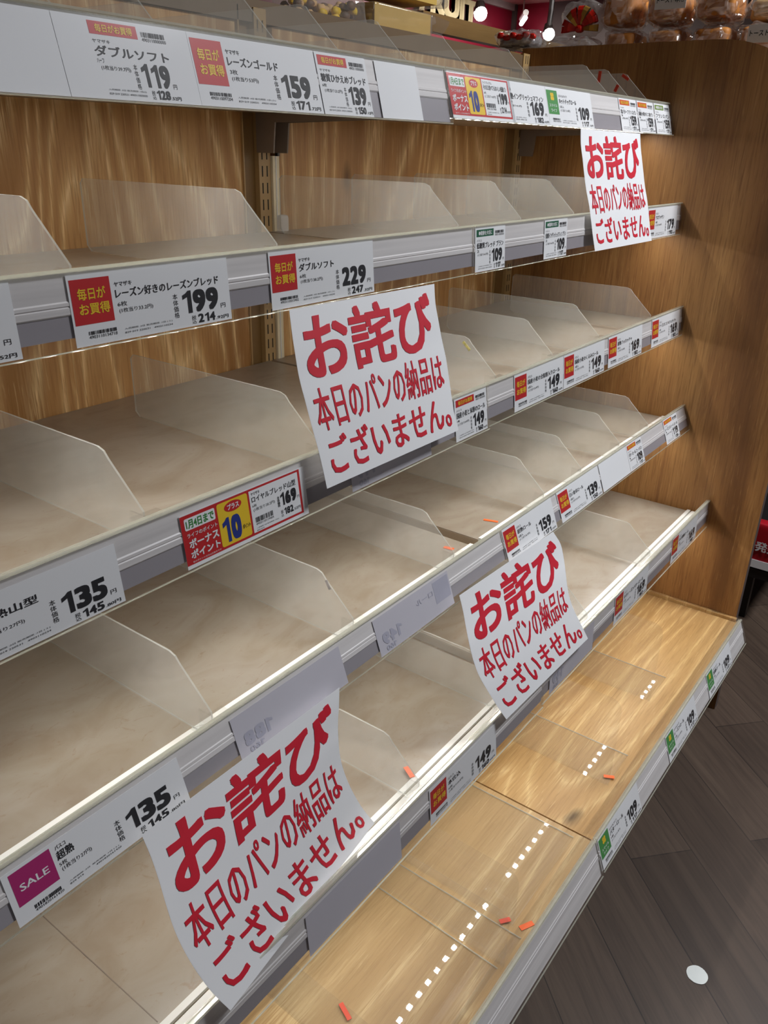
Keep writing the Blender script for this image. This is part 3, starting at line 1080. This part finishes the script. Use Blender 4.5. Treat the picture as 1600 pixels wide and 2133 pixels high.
# row 2
wide(2, 'A', -.888, Y, '食パン', '6枚', '(1枚当り30円)', '179', '193', '52', 'wide label cut by the left photo edge on the second rail')
wide(2, 'A', -.658, Y, 'レーズン好きのレーズンブレッド', '6枚', '(1枚当り33.2円)', '199', '214', '92', 'wide label with red badge priced 199 yen on the second rail', nu=.67)
wide(2, 'A', -.419, Y, 'ダブルソフト', '6枚', '(1枚当り38.2円)', '229', '247', '32', 'wide label with red badge priced 229 yen above a notice', nu=.33, code='4903110013402')
narrow(2, 'B', .002, P, '低糖質ブレッド ブラン', '2', '(1コ当り54.5円)', '109', '117', '72', 'small 109 yen label with dark green strip at the joint of the second rail', badge='dg', w=.088)
narrow(2, 'B', .222, P, '低糖質イングリッシュマフィン ブラン', '2', '(1コ当り54.5円)', '109', '117', '72', 'small 109 yen label with dark green strip in the middle of the second rail', badge='dg', w=.086)
wide(2, 'B', .695, P, 'クロワッサン', '4個', '(1コ当り44.8円)', '179', '193', '32', 'wide 179 yen label partly behind a notice on the second rail', nu=.28)
# row 3
wide(3, 'A', -.852, P, '超熟山型', '5枚', '(1枚当り27円)', '135', '145', '80', 'wide 135 yen label cut by the left photo edge on the third rail', badge=None, nu=.30, v0=.13)
bonus(3, 'A', -.597, Y, 'ロイヤルブレッド山型', '6枚', '(1枚当り28.2円)', '169', '182', '52', 'red bordered bonus point label priced 169 yen on the third rail', v0=.13)
turned(3, 'A', -.336, 'pale slip turned backwards below the middle notice', w=.175, v0=.12)
narrow(3, 'A', -.096, P, '国産小麦と米粉のロール', '4', '(1コ当り24.9円)', '149', '160', '92', 'small 149 yen label beside the lower right corner of a notice', w=.09)
wide(3, 'B', .083, P, '国産小麦の全粒粉入りロール', '6個入', '(1コ当り24.9円)', '149', '160', '92', 'wide label for whole grain rolls at 149 yen on the third rail', nu=.66)
wide(3, 'B', .2645, P, '国産小麦のくるみロール', '4個入', '(1コ当り37.3円)', '149', '160', '92', 'wide label for walnut rolls at 149 yen on the third rail', nu=.58)
wide(3, 'B', .464, P, '超熟フォカッチャ', '5個入', '(1コ当り33.8円)', '169', '182', '52', 'wide label for focaccia at 169 yen on the third rail', nu=.42)
wide(3, 'B', .702, P, 'チーズとオニオンのフォカッチャ', '4個', '(1コ当り42.3円)', '169', '182', '52', 'wide 169 yen label at the right end of the third rail', nu=.60)
# row 4
L = Label(4, 'A', -.848, .186, 'magenta sale label priced 135 yen on the fourth rail', v0=.13)
L.rect('badge', 'magenta', .03, .235, .06, .68)
L.text('badge_text', 'paper', 'SALE', .06, .205, .32, .45, .015)
L.text('printed_text', 'ink', 'パスコ', .26, .315, .09, .17, .01)
L.text('printed_text', 'ink', '超熟', .255, .345, .20, .37, .02)
L.text('printed_text', 'ink', '5枚', .255, .295, .41, .49)
L.text('printed_text', 'ink', '(1枚当り27円)', .26, .42, .50, .60)
price_block(L, .56, .965, .36, .965, '135', '145', '80')
L.bars(.09, .235, .80, .87, '4901820161420')
L.text('printed_text', 'ink', '入荷期限 :3日  販売期限 :1日 ( 2 )', .27, .55, .82, .85)
L.text('printed_text', 'ink', '829 019           4901820161420', .27, .56, .87, .90)
L.finish()
turned(4, 'A', -.590, 'grey lavender slip turned backwards above the large sloping notice', '188', w=.181, v0=.13)
turned(4, 'A', -.340, 'pale slip turned backwards with faint 149 and a faint red block', '149', 'ロール', w=.178, v0=.10, bright=True)
wide(4, 'B', .001, P, '超熟ロール', '6個入', '(1コ当り26.5円)', '159', '171', '72', 'wide 159 yen label above a notice on the fourth rail', nu=.27, w=.176)
wide(4, 'B', .199, P, '白い食卓ロール', '6個入', '(1コ当り23.2円)', '139', '150', '12', 'wide label for white rolls at 139 yen on the fourth rail', nu=.33)
blank(4, 'B', .384, .142, 'blank slip on the fourth rail between two price labels')
narrow(4, 'B', .527, Y, 'バターロール コーンパン', '1', '(1個当109円)', '109', '117', '72', 'small 109 yen label with orange strip on the fourth rail', badge='or', w=.083)
narrow(4, 'B', .748, Y, 'レーズンスイート ロール', '1', '(1個当119円)', '119', '128', '52', 'small 119 yen label with orange strip at the end of the fourth rail', badge='or', w=.092)
# row 5
turned(5, 'A', -.586, 'dark lavender slip half hidden by the large sloping notice', None, v0=.13)
wide(5, 'A', -.338, P, '本仕込', '6枚', '(1枚当り24.9円)', '149', '160', '92', 'wide 149 yen label with red badge on the fifth rail over pale deck', nu=.18, v0=.13)
turned(5, 'B', .028, 'lavender slip beside the bottom corner of a notice on the fifth rail', '149', v0=.10)
wide(5, 'B', .308, P, 'ネオレーズンバターロール', '6個', '(1コ当り28.2円)', '169', '182', '52', 'wide label for raisin rolls at 169 yen on the fifth rail', nu=.58)
wide(5, 'B', .637, P, 'ネオ黒糖ロール', '6個', '(1コ当り28.2円)', '169', '182', '52', 'wide 169 yen label at the right end of the fifth rail', nu=.38)
# deck
wide(6, 'B', .002, 'スマイルライフ', 'バターロール', '5個', '(1コ当り21.8円)', '109', '117', '72', 'green badge label at 109 yen on the deck rail by the joint', badge='green', nu=.33)
wide(6, 'B', .340, 'スマイルライフ', 'レーズンロール', '5個', '(1コ当り21.8円)', '109', '117', '72', 'green badge label at 109 yen midway along the deck rail', badge='green', nu=.33)
wide(6, 'B', .608, 'スマイルライフ', '黒糖ロール', '5個', '(1コ当り21.8円)', '109', '117', '72', 'green badge label at 109 yen at the far end of the deck rail', badge='green', nu=.30)

# ------------------------------------------------------------------ apology notices
NOT = [
    ('white sheet with red apology text hanging from the top rail near the end panel',
     [(0.385, -0.39, 1.39), (0.379, -0.396, 1.366), (0.378, -0.403, 1.342), (0.379, -0.409, 1.317), (0.381, -0.415, 1.293), (0.384, -0.4225, 1.268), (0.387, -0.4285, 1.242), (0.39, -0.434, 1.217), (0.394, -0.44, 1.191)],
     [(0.666, -0.39, 1.389), (0.663, -0.396, 1.365), (0.662, -0.403, 1.341), (0.664, -0.409, 1.317), (0.667, -0.415, 1.292), (0.67, -0.4225, 1.267), (0.673, -0.4285, 1.242), (0.677, -0.434, 1.216), (0.682, -0.44, 1.19)]),
    ('white sheet with red apology text hanging from the second rail below the 229 yen label',
     [(-0.399, -0.429, 1.19), (-0.403, -0.436, 1.167), (-0.406, -0.443, 1.144), (-0.408, -0.45, 1.12), (-0.408, -0.458, 1.096), (-0.407, -0.465, 1.072), (-0.405, -0.472, 1.047), (-0.404, -0.479, 1.022), (-0.404, -0.486, 0.996)],
     [(-0.113, -0.429, 1.187), (-0.119, -0.436, 1.164), (-0.12, -0.443, 1.141), (-0.12, -0.45, 1.117), (-0.12, -0.458, 1.093), (-0.121, -0.465, 1.069), (-0.123, -0.472, 1.045), (-0.124, -0.479, 1.02), (-0.12, -0.486, 0.994)]),
    ('white sheet with red apology text hanging below the 159 yen label of the fourth rail',
     [(-0.172, -0.536, 0.769), (-0.175, -0.546, 0.747), (-0.181, -0.556, 0.727), (-0.187, -0.567, 0.706), (-0.189, -0.577, 0.683), (-0.186, -0.587, 0.659), (-0.176, -0.598, 0.632), (-0.162, -0.608, 0.602), (-0.147, -0.618, 0.573)],
     [(0.134, -0.536, 0.757), (0.149, -0.546, 0.731), (0.146, -0.556, 0.709), (0.136, -0.567, 0.689), (0.127, -0.577, 0.668), (0.124, -0.587, 0.645), (0.13, -0.597, 0.62), (0.141, -0.608, 0.592), (0.153, -0.618, 0.564)]),
    ('boldly curved sloping sheet with red apology text beside the magenta sale label',
     [(-0.728, -0.532, 0.76), (-0.728, -0.543, 0.738), (-0.73, -0.554, 0.717), (-0.733, -0.565, 0.696), (-0.735, -0.576, 0.674), (-0.734, -0.587, 0.651), (-0.73, -0.598, 0.626), (-0.723, -0.609, 0.599), (-0.712, -0.62, 0.57)],
     [(-0.437, -0.532, 0.76), (-0.445, -0.538, 0.741), (-0.453, -0.543, 0.721), (-0.459, -0.549, 0.701), (-0.461, -0.554, 0.678), (-0.458, -0.56, 0.652), (-0.45, -0.566, 0.623), (-0.437, -0.571, 0.591), (-0.42, -0.577, 0.558)]),
]


def spline(pts, t):
    n = len(pts) - 1
    f = min(max(t, 0), 1) * n
    i = min(int(f), n - 1)
    f -= i
    p = [Vector(pts[max(0, min(n, k))]) for k in (i - 1, i, i + 1, i + 2)]
    return 0.5 * ((2 * p[1]) + (p[2] - p[0]) * f + (2 * p[0] - 5 * p[1] + 4 * p[2] - p[3]) * f * f + (3 * p[1] - p[0] - 3 * p[2] + p[3]) * f ** 3)


ROWS = 32


def notice(desc, Lp, Rp):
    def row(k):
        return spline(Lp, k / ROWS), spline(Rp, k / ROWS)
    rows = [row(k) for k in range(ROWS + 1)]

    def S_(u, v, off=0.0):
        f = min(max(v, 0), 1) * ROWS
        k = min(int(f), ROWS - 1)
        f -= k
        a = rows[k][0].lerp(rows[k][1], u)
        b = rows[k + 1][0].lerp(rows[k + 1][1], u)
        n = (rows[k][1] - rows[k][0]).cross(b - a).normalized()
        if n.y > 0:
            n = -n
        return a.lerp(b, f) + n * off
    nu = 12
    b = MB()
    vs = [S_(i / nu, k / ROWS, o) for o in (0, -.00025) for k in range(ROWS + 1) for i in range(nu + 1)]
    m = (nu + 1) * (ROWS + 1)
    fs = []
    for k in range(ROWS):
        for i in range(nu):
            a = k * (nu + 1) + i
            fs.append((a, a + nu + 1, a + nu + 2, a + 1))
            fs.append((m + a, m + a + 1, m + a + nu + 2, m + a + nu + 1))
    b.add(vs, fs)
    loc = tuple(rows[0][0])
    o = b.obj('apology_notice', 'paper', loc=loc, smooth=True)
    tag(o, desc, 'notice', 'paper apology notices')
    ink = MB()
    for txt, u0, u1, v0, v1, bold in (('お詫び', .055, .945, .05, .42, .026), ('本日のパンの納品は', .04, .955, .455, .70, .014), ('ございません。', .055, .965, .735, .945, .018)):
        gv, gf, asp = glyphs(txt, bold)
        bm = bmesh.new()
        bv = [bm.verts.new((u0 + x * (u1 - u0), v0 + y * (v1 - v0), q)) for x, y, q in gv]
        for f in gf:
            try:
                bm.faces.new([bv[i] for i in f])
            except ValueError:
                pass
        for k in range(int(v0 * ROWS), int(v1 * ROWS) + 2):
            bmesh.ops.bisect_plane(bm, geom=bm.verts[:] + bm.edges[:] + bm.faces[:], plane_co=(0, k / ROWS, 0), plane_no=(0, 1, 0), dist=1e-6)
        bm.verts.index_update()
        ink.add([S_(v.co.x, v.co.y, .0005 + v.co.z * 1.5) for v in bm.verts], [tuple(v.index for v in f.verts) for f in bm.faces])
        bm.free()
    w = ink.obj('red_lettering', 'notice_red', None, loc)
    w.parent = o
    w.location = (0, 0, 0)
    return o


for d, a, b_ in NOT:
    notice(d, a, b_)

# ------------------------------------------------------------------ goods on top and behind the end panel
rack = thing('bread_rack', 'brown display rack holding bagged bread behind the end panel', 'rack', (0.96, -.1, 0))
part(MB().box(.955, 1.34, -.86, .028, 1.538, 1.553), 'rack_shelf', 'top_bar', rack)
part(MB().box(.96, .99, -.10, -.07, 0, 1.535), 'post', 'tan_metal', rack)
part(MB().box(1.31, 1.34, -.10, -.07, 0, 1.535), 'post', 'tan_metal', rack)


def bread_bag(c, r, desc, seed, lab=False, tilt=0.0):
    r = (r[0] * .95, r[1] * .93, r[2] * .93)
    t = thing('bagged_bread', desc, 'bread', (c[0], c[1], c[2] - r[2]), 'bagged bread behind the end panel')
    lo = MB().blob((c[0], c[1], c[2]), (r[0] * .92, r[1] * .92, r[2] * .86), .32, 36, 20, .004, 16, seed)
    part(lo, 'loaf', 'bread', t, True)
    bg = MB().blob((c[0], c[1], c[2]), (r[0] * 1.02, r[1] * 1.05, r[2] * 1.04), .5, 64, 40, .011, 48, seed + 3)
    part(bg, 'bag', 'bag', t)
    if lab:
        x = c[0] - r[0] - .009
        lb = MB().box(x, x + .0006, c[1] - .05, c[1] + .02, c[2] - .012, c[2] + .022)
        lo = part(lb, 'bag_label', 'paper', t)
        vs, fs, a = glyphs('トースト専用', .01)
        k = MB().add([(x - .0003, c[1] + .016 - u * .06, c[2] + .012 - v * .012) for u, v, q in vs], fs)
        part(k, 'label_text', 'ink', t)
    return t


BREAD = [
    ((1.07, -.172, 1.586), (.06, .040, .030), 'flat bagged bread on the lower layer beside the ribbon bag', 1),
    ((1.07, -.278, 1.586), (.06, .044, .031), 'flat bagged bread on the lower layer, second from the ribbon bag', 2),
    ((1.07, -.384, 1.586), (.06, .046, .030), 'flat bagged bread on the lower layer, third from the ribbon bag', 3),
    ((1.07, -.487, 1.586), (.06, .049, .030), 'bright bagged bread at the right end of the lower layer', 4),
    ((1.07, -.160, 1.660), (.055, .044, .042), 'upright bagged bread on the upper layer beside the ribbon bag', 5),
    ((1.07, -.272, 1.660), (.055, .050, .042), 'bagged bread with a white label in the middle of the upper layer', 6),
    ((1.07, -.382, 1.656), (.055, .050, .034), 'bagged bread on the upper layer over the third lower loaf', 7),
]
for i, (c, r, d, sd) in enumerate(BREAD):
    bread_bag(c, r, d, sd, lab=(i in (5, 3)))
# crumpled clear bag at the right end of the upper layer
t = thing('bagged_bread', 'crumpled clear bag on the upper layer at the right edge', 'bread', (1.08, -.50, 1.618), 'bagged bread behind the end panel')
part(MB().blob((1.08, -.50, 1.660), (.05, .055, .038), .5, 44, 26, .02, 40, 9), 'bag', 'bag', t)
part(MB().blob((1.08, -.50, 1.640), (.045, .048, .022), .4, 30, 16, .004, 16, 9), 'loaf', 'bread_top', t, True)


def ribbon_bow(t, c, s, mat='ribbon'):
    b = MB()
    for k in range(9):
        a = math.pi * k / 8
        d = Vector((0, -math.cos(a), math.sin(a)))
        e = Vector((0, math.sin(a), math.cos(a)))
        vs = []
        for j in range(11):
            q = j / 10
            rad = s * math.sin(math.pi * q)
            side = (q - .5) * s * .9
            p = Vector(c) + d * rad + Vector((-side * math.sin(math.pi * q), 0, 0)) + e * (.05 * s * (k % 2))
            wd = s * (.05 + .10 * math.sin(math.pi * q))
            vs += [p - e * wd, p + e * wd]
        b.add(vs, [(2 * j, 2 * j + 2, 2 * j + 3, 2 * j + 1) for j in range(10)], 0 if k % 3 else 1)
    b.blob(c, (s * .22, s * .22, s * .18), .8, 14, 8, mat=0)
    part(b, 'ribbon_bow', [mat, 'gold'], t)


t = thing('gift_bag', 'clear gift bag tied with a big red bow beside the bread', 'gift bag', (1.04, -.055, 1.554))
part(MB().blob((1.04, -.040, 1.580), (.055, .078, .026), .6, 64, 32, .012, 44, 20), 'bag', 'bag', t)
part(MB().blob((1.055, -.062, 1.645), (.03, .052, .040), .8, 60, 36, .008, 44, 22), 'bag_top', 'bag', t)
ribbon_bow(t, (1.025, -.068, 1.622), .048)
part(MB().blob((1.05, -.045, 1.574), (.035, .07, .016), .6, 30, 16, .003, 20, 4), 'contents', 'silver', t, True)
t = thing('gift_bag', 'flat silver gift bag with red ribbon on the corner upright', 'gift bag', (.935, .04, 1.574))
part(MB().blob((.935, .040, 1.594), (.032, .062, .020), .6, 64, 32, .010, 50, 30), 'bag', 'bag', t)
part(MB().blob((.935, .040, 1.590), (.026, .052, .013), .6, 40, 20, .006, 50, 31), 'contents', 'silver', t, True)
b = MB()
for k in range(6):
    y = -.005 + .017 * k
    b.blob((.908, y, 1.598 + .004 * (k % 2)), (.006, .009, .006), .7, 12, 8, .002, 80, k)
part(b, 'ribbon', 'ribbon', t, True)

# yellow loaf and snack bag on the board behind the top bar
t = thing('wrapped_loaf', 'pale yellow wrapped loaf with a gathered film end above the top bar', 'bread', (.50, .12, 1.553))
part(MB().box(.395, .590, .07, .17, 1.554, 1.608), 'loaf', 'yellow_box', t)
part(MB().blob((.495, .12, 1.5815), (.104, .053, .0285), .12, 40, 20, .001, 20, 3), 'film_wrap', 'bag', t, True)
fb = MB()
n = 14
vs = []
for k in range(n + 1):
    a = k / n
    for j in range(7):
        q = j / 6
        vs.append((.604 + .055 * q, .068 + .104 * (a if j != 2 else .35 + .3 * a) + .004 * math.sin(9 * a + j), 1.556 + (.066 - .02 * math.sin(q * 3)) * (math.sin(math.pi * a) * .25 + .75) * (.55 + .45 * abs(math.cos(q * 3.1)))))
fb.add(vs, [(k * 7 + j, k * 7 + j + 1, (k + 1) * 7 + j + 1, (k + 1) * 7 + j) for k in range(n) for j in range(6)])
part(fb, 'gathered_end', 'bag', t)
t = thing('wrapped_loaf', 'second pale yellow wrapped loaf stacked on top at the photo edge', 'bread', (.50, .12, 1.625))
part(MB().box(.36, .610, .07, .17, 1.628, 1.69), 'loaf', 'yellow_box', t)
part(MB().blob((.63, .12, 1.652), (.03, .05, .025), .5, 30, 16, .01, 40, 5), 'gathered_end', 'bag', t)
t = thing('snack_bag', 'clear bag of brown snacks standing above the top bar', 'snack bag', (.30, .10, 1.553))
part(MB().blob((.27, .10, 1.583), (.105, .035, .030), .4, 48, 24, .008, 40, 12), 'bag', 'bag', t)
b = MB()
rnd = random.Random(5)
for k in range(60):
    b.blob((.27 + rnd.uniform(-.085, .085), .10 + rnd.uniform(-.025, .02), 1.578 + rnd.uniform(-.018, .018)), (.011, .006, .007), .8, 8, 6, .003, 90, k, mat=k % 3)
sn = part(b, 'snacks', ['brown_snack', 'bread_top', 'yellow'], t, True)
sn['kind'] = 'stuff'

# wooden header of the next fixture, sign letters, spot lamps
t = thing('counter_header', 'wooden header board of the counter behind the shelves', 'header board', (.85, .42, 1.0))
part(MB().box(1.07, 3.4, .42, .45, 1.650, 1.695), 'header_board', 'wood_shelf_top', t)
part(MB().box(1.0, 3.4, .43, .60, 1.60, 1.632), 'lower_board', 'top_bar', t)
part(MB().box(.87, .90, .46, .49, 0, 1.65), 'post', 'tan_metal', t)
part(MB().box(3.3, 3.33, .46, .49, 0, 1.65), 'post', 'tan_metal', t)
vs, fs, asp = glyphs('FRUIT', .05)
sg = MB()
for s_, off in ((0, 3.93), (1, 3.93)):
    pass
sg.add([(6.10 + u * 1.03, 3.93 - 100 * q, 2.69 - v * .19) for u, v, q in vs], fs)
sg.add([(6.10 + u * 1.03, 3.965, 2.69 - v * .19) for u, v, q in vs], [f[::-1] for f in fs])
tag(sg.obj('wall_sign', 'letter', loc=(6.15, 3.93, 2.6)), 'cream sign letters on the crimson wall beside the white spot lamp', 'sign')


def spot(p, desc, rod):
    t = thing('spot_lamp', desc, 'lamp', p)
    x, y, z = p
    part(MB().tube([(x, y, z + .03), (x + .01, y, z + .12), (x + .02, y, CEIL_Z)], rod, 8), 'stem', 'chrome', t)
    part(MB().tube([(x, y, z), (x + .012, y + .01, z + .05)], [.035, .022], 14), 'lamp_head', 'chrome', t)
    part(MB().blob((x - .004, y - .006, z - .004), (.034, .034, .034), 1.0, 16, 10), 'glowing_lens', 'lamp_glow', t, True)


spot((3.158, 1.5, 1.995), 'small glowing spot lamp beside the sign letters', .004)
spot((3.949, 1.5, 1.983), 'glowing spot lamp on a thick stem above the gift bags', .016)
t = thing('streak_tube', 'white glowing tube standing in for the bright streak at the crimson wall corner', 'lamp', (7.3, 3.7, 2.5))  # glowing tube stands in for a bright streak at the wall corner
part(MB().tube([(7.45, 3.55, 2.575), (7.72, 3.74, 2.56)], .022, 10), 'tube', 'tube_glow', t)
part(MB().tube([(7.45, 3.55, 2.62), (7.72, 3.74, 2.605)], .03, 8), 'tube_housing', 'white_pl', t)
part(MB().tube([(7.58, 3.65, 2.62), (7.58, 3.65, CEIL_Z)], .008, 6), 'hanger', 'chrome', t)

# red packets on a low dark stand past the end panel
t = thing('packet_stand', 'low dark stand past the end panel at the right edge', 'stand', (1.55, -.45, 0))
part(MB().box(1.42, 2.1, -.72, -.1, .16, .19), 'stand_shelf', 'black', t)
part(MB().box(1.45, 1.48, -.66, -.63, 0, .16), 'leg', 'black', t)
part(MB().box(2.05, 2.08, -.15, -.12, 0, .16), 'leg', 'black', t)


def packet(x, y, z, h, w, mat, desc, txt):
    t = thing('packet', desc, 'packet', (x, y, z), 'red and dark packets on the low stand')
    part(MB().blob((x, y, z + h / 2), (.022, w / 2, h / 2), .22, 28, 18, .003, 20, y * 9), 'pouch', mat, t, True)
    f = MB().box(x - .024, x - .0225, y - w * .46, y + w * .46, z + .004, z + h * .2)
    part(f, 'white_band', 'paper', t)
    vs, fs, a = glyphs(txt, .03)
    part(MB().add([(x - .0245 - 9 * q, y + w * .40 - u * w * .8, z + h * .62 - v * h * .22) for u, v, q in vs], fs), 'packet_text', 'paper', t)


packet(1.44, -.665, .192, .15, .13, 'pack_red', 'red packet with white lettering on the low dark stand', '新発売')
packet(1.50, -.56, .192, .22, .14, 'pack_dark', 'dark purple packet behind the red one on the low stand', '限定')

# white dot on the floor
pts = []
for k in range(28):
    a = 2 * math.pi * k / 28
    r = .0185 * (1 + .05 * noise.noise(Vector((math.cos(a) * 2, math.sin(a) * 2, 3))))
    pts.append((.0985 + r * math.cos(a), -.930 + r * math.sin(a)))
b = MB()
b.add([(x, y, .0005) for x, y in pts] + [(x, y, .0012) for x, y in pts], [tuple(range(28))[::-1], tuple(range(28, 56))] + [(k, (k + 1) % 28, 28 + (k + 1) % 28, 28 + k) for k in range(28)])
tag(b.obj('floor_sticker', 'spot_white', loc=(.0985, -.93, 0)), 'round white sticker stuck to the dark wood floor', 'sticker')
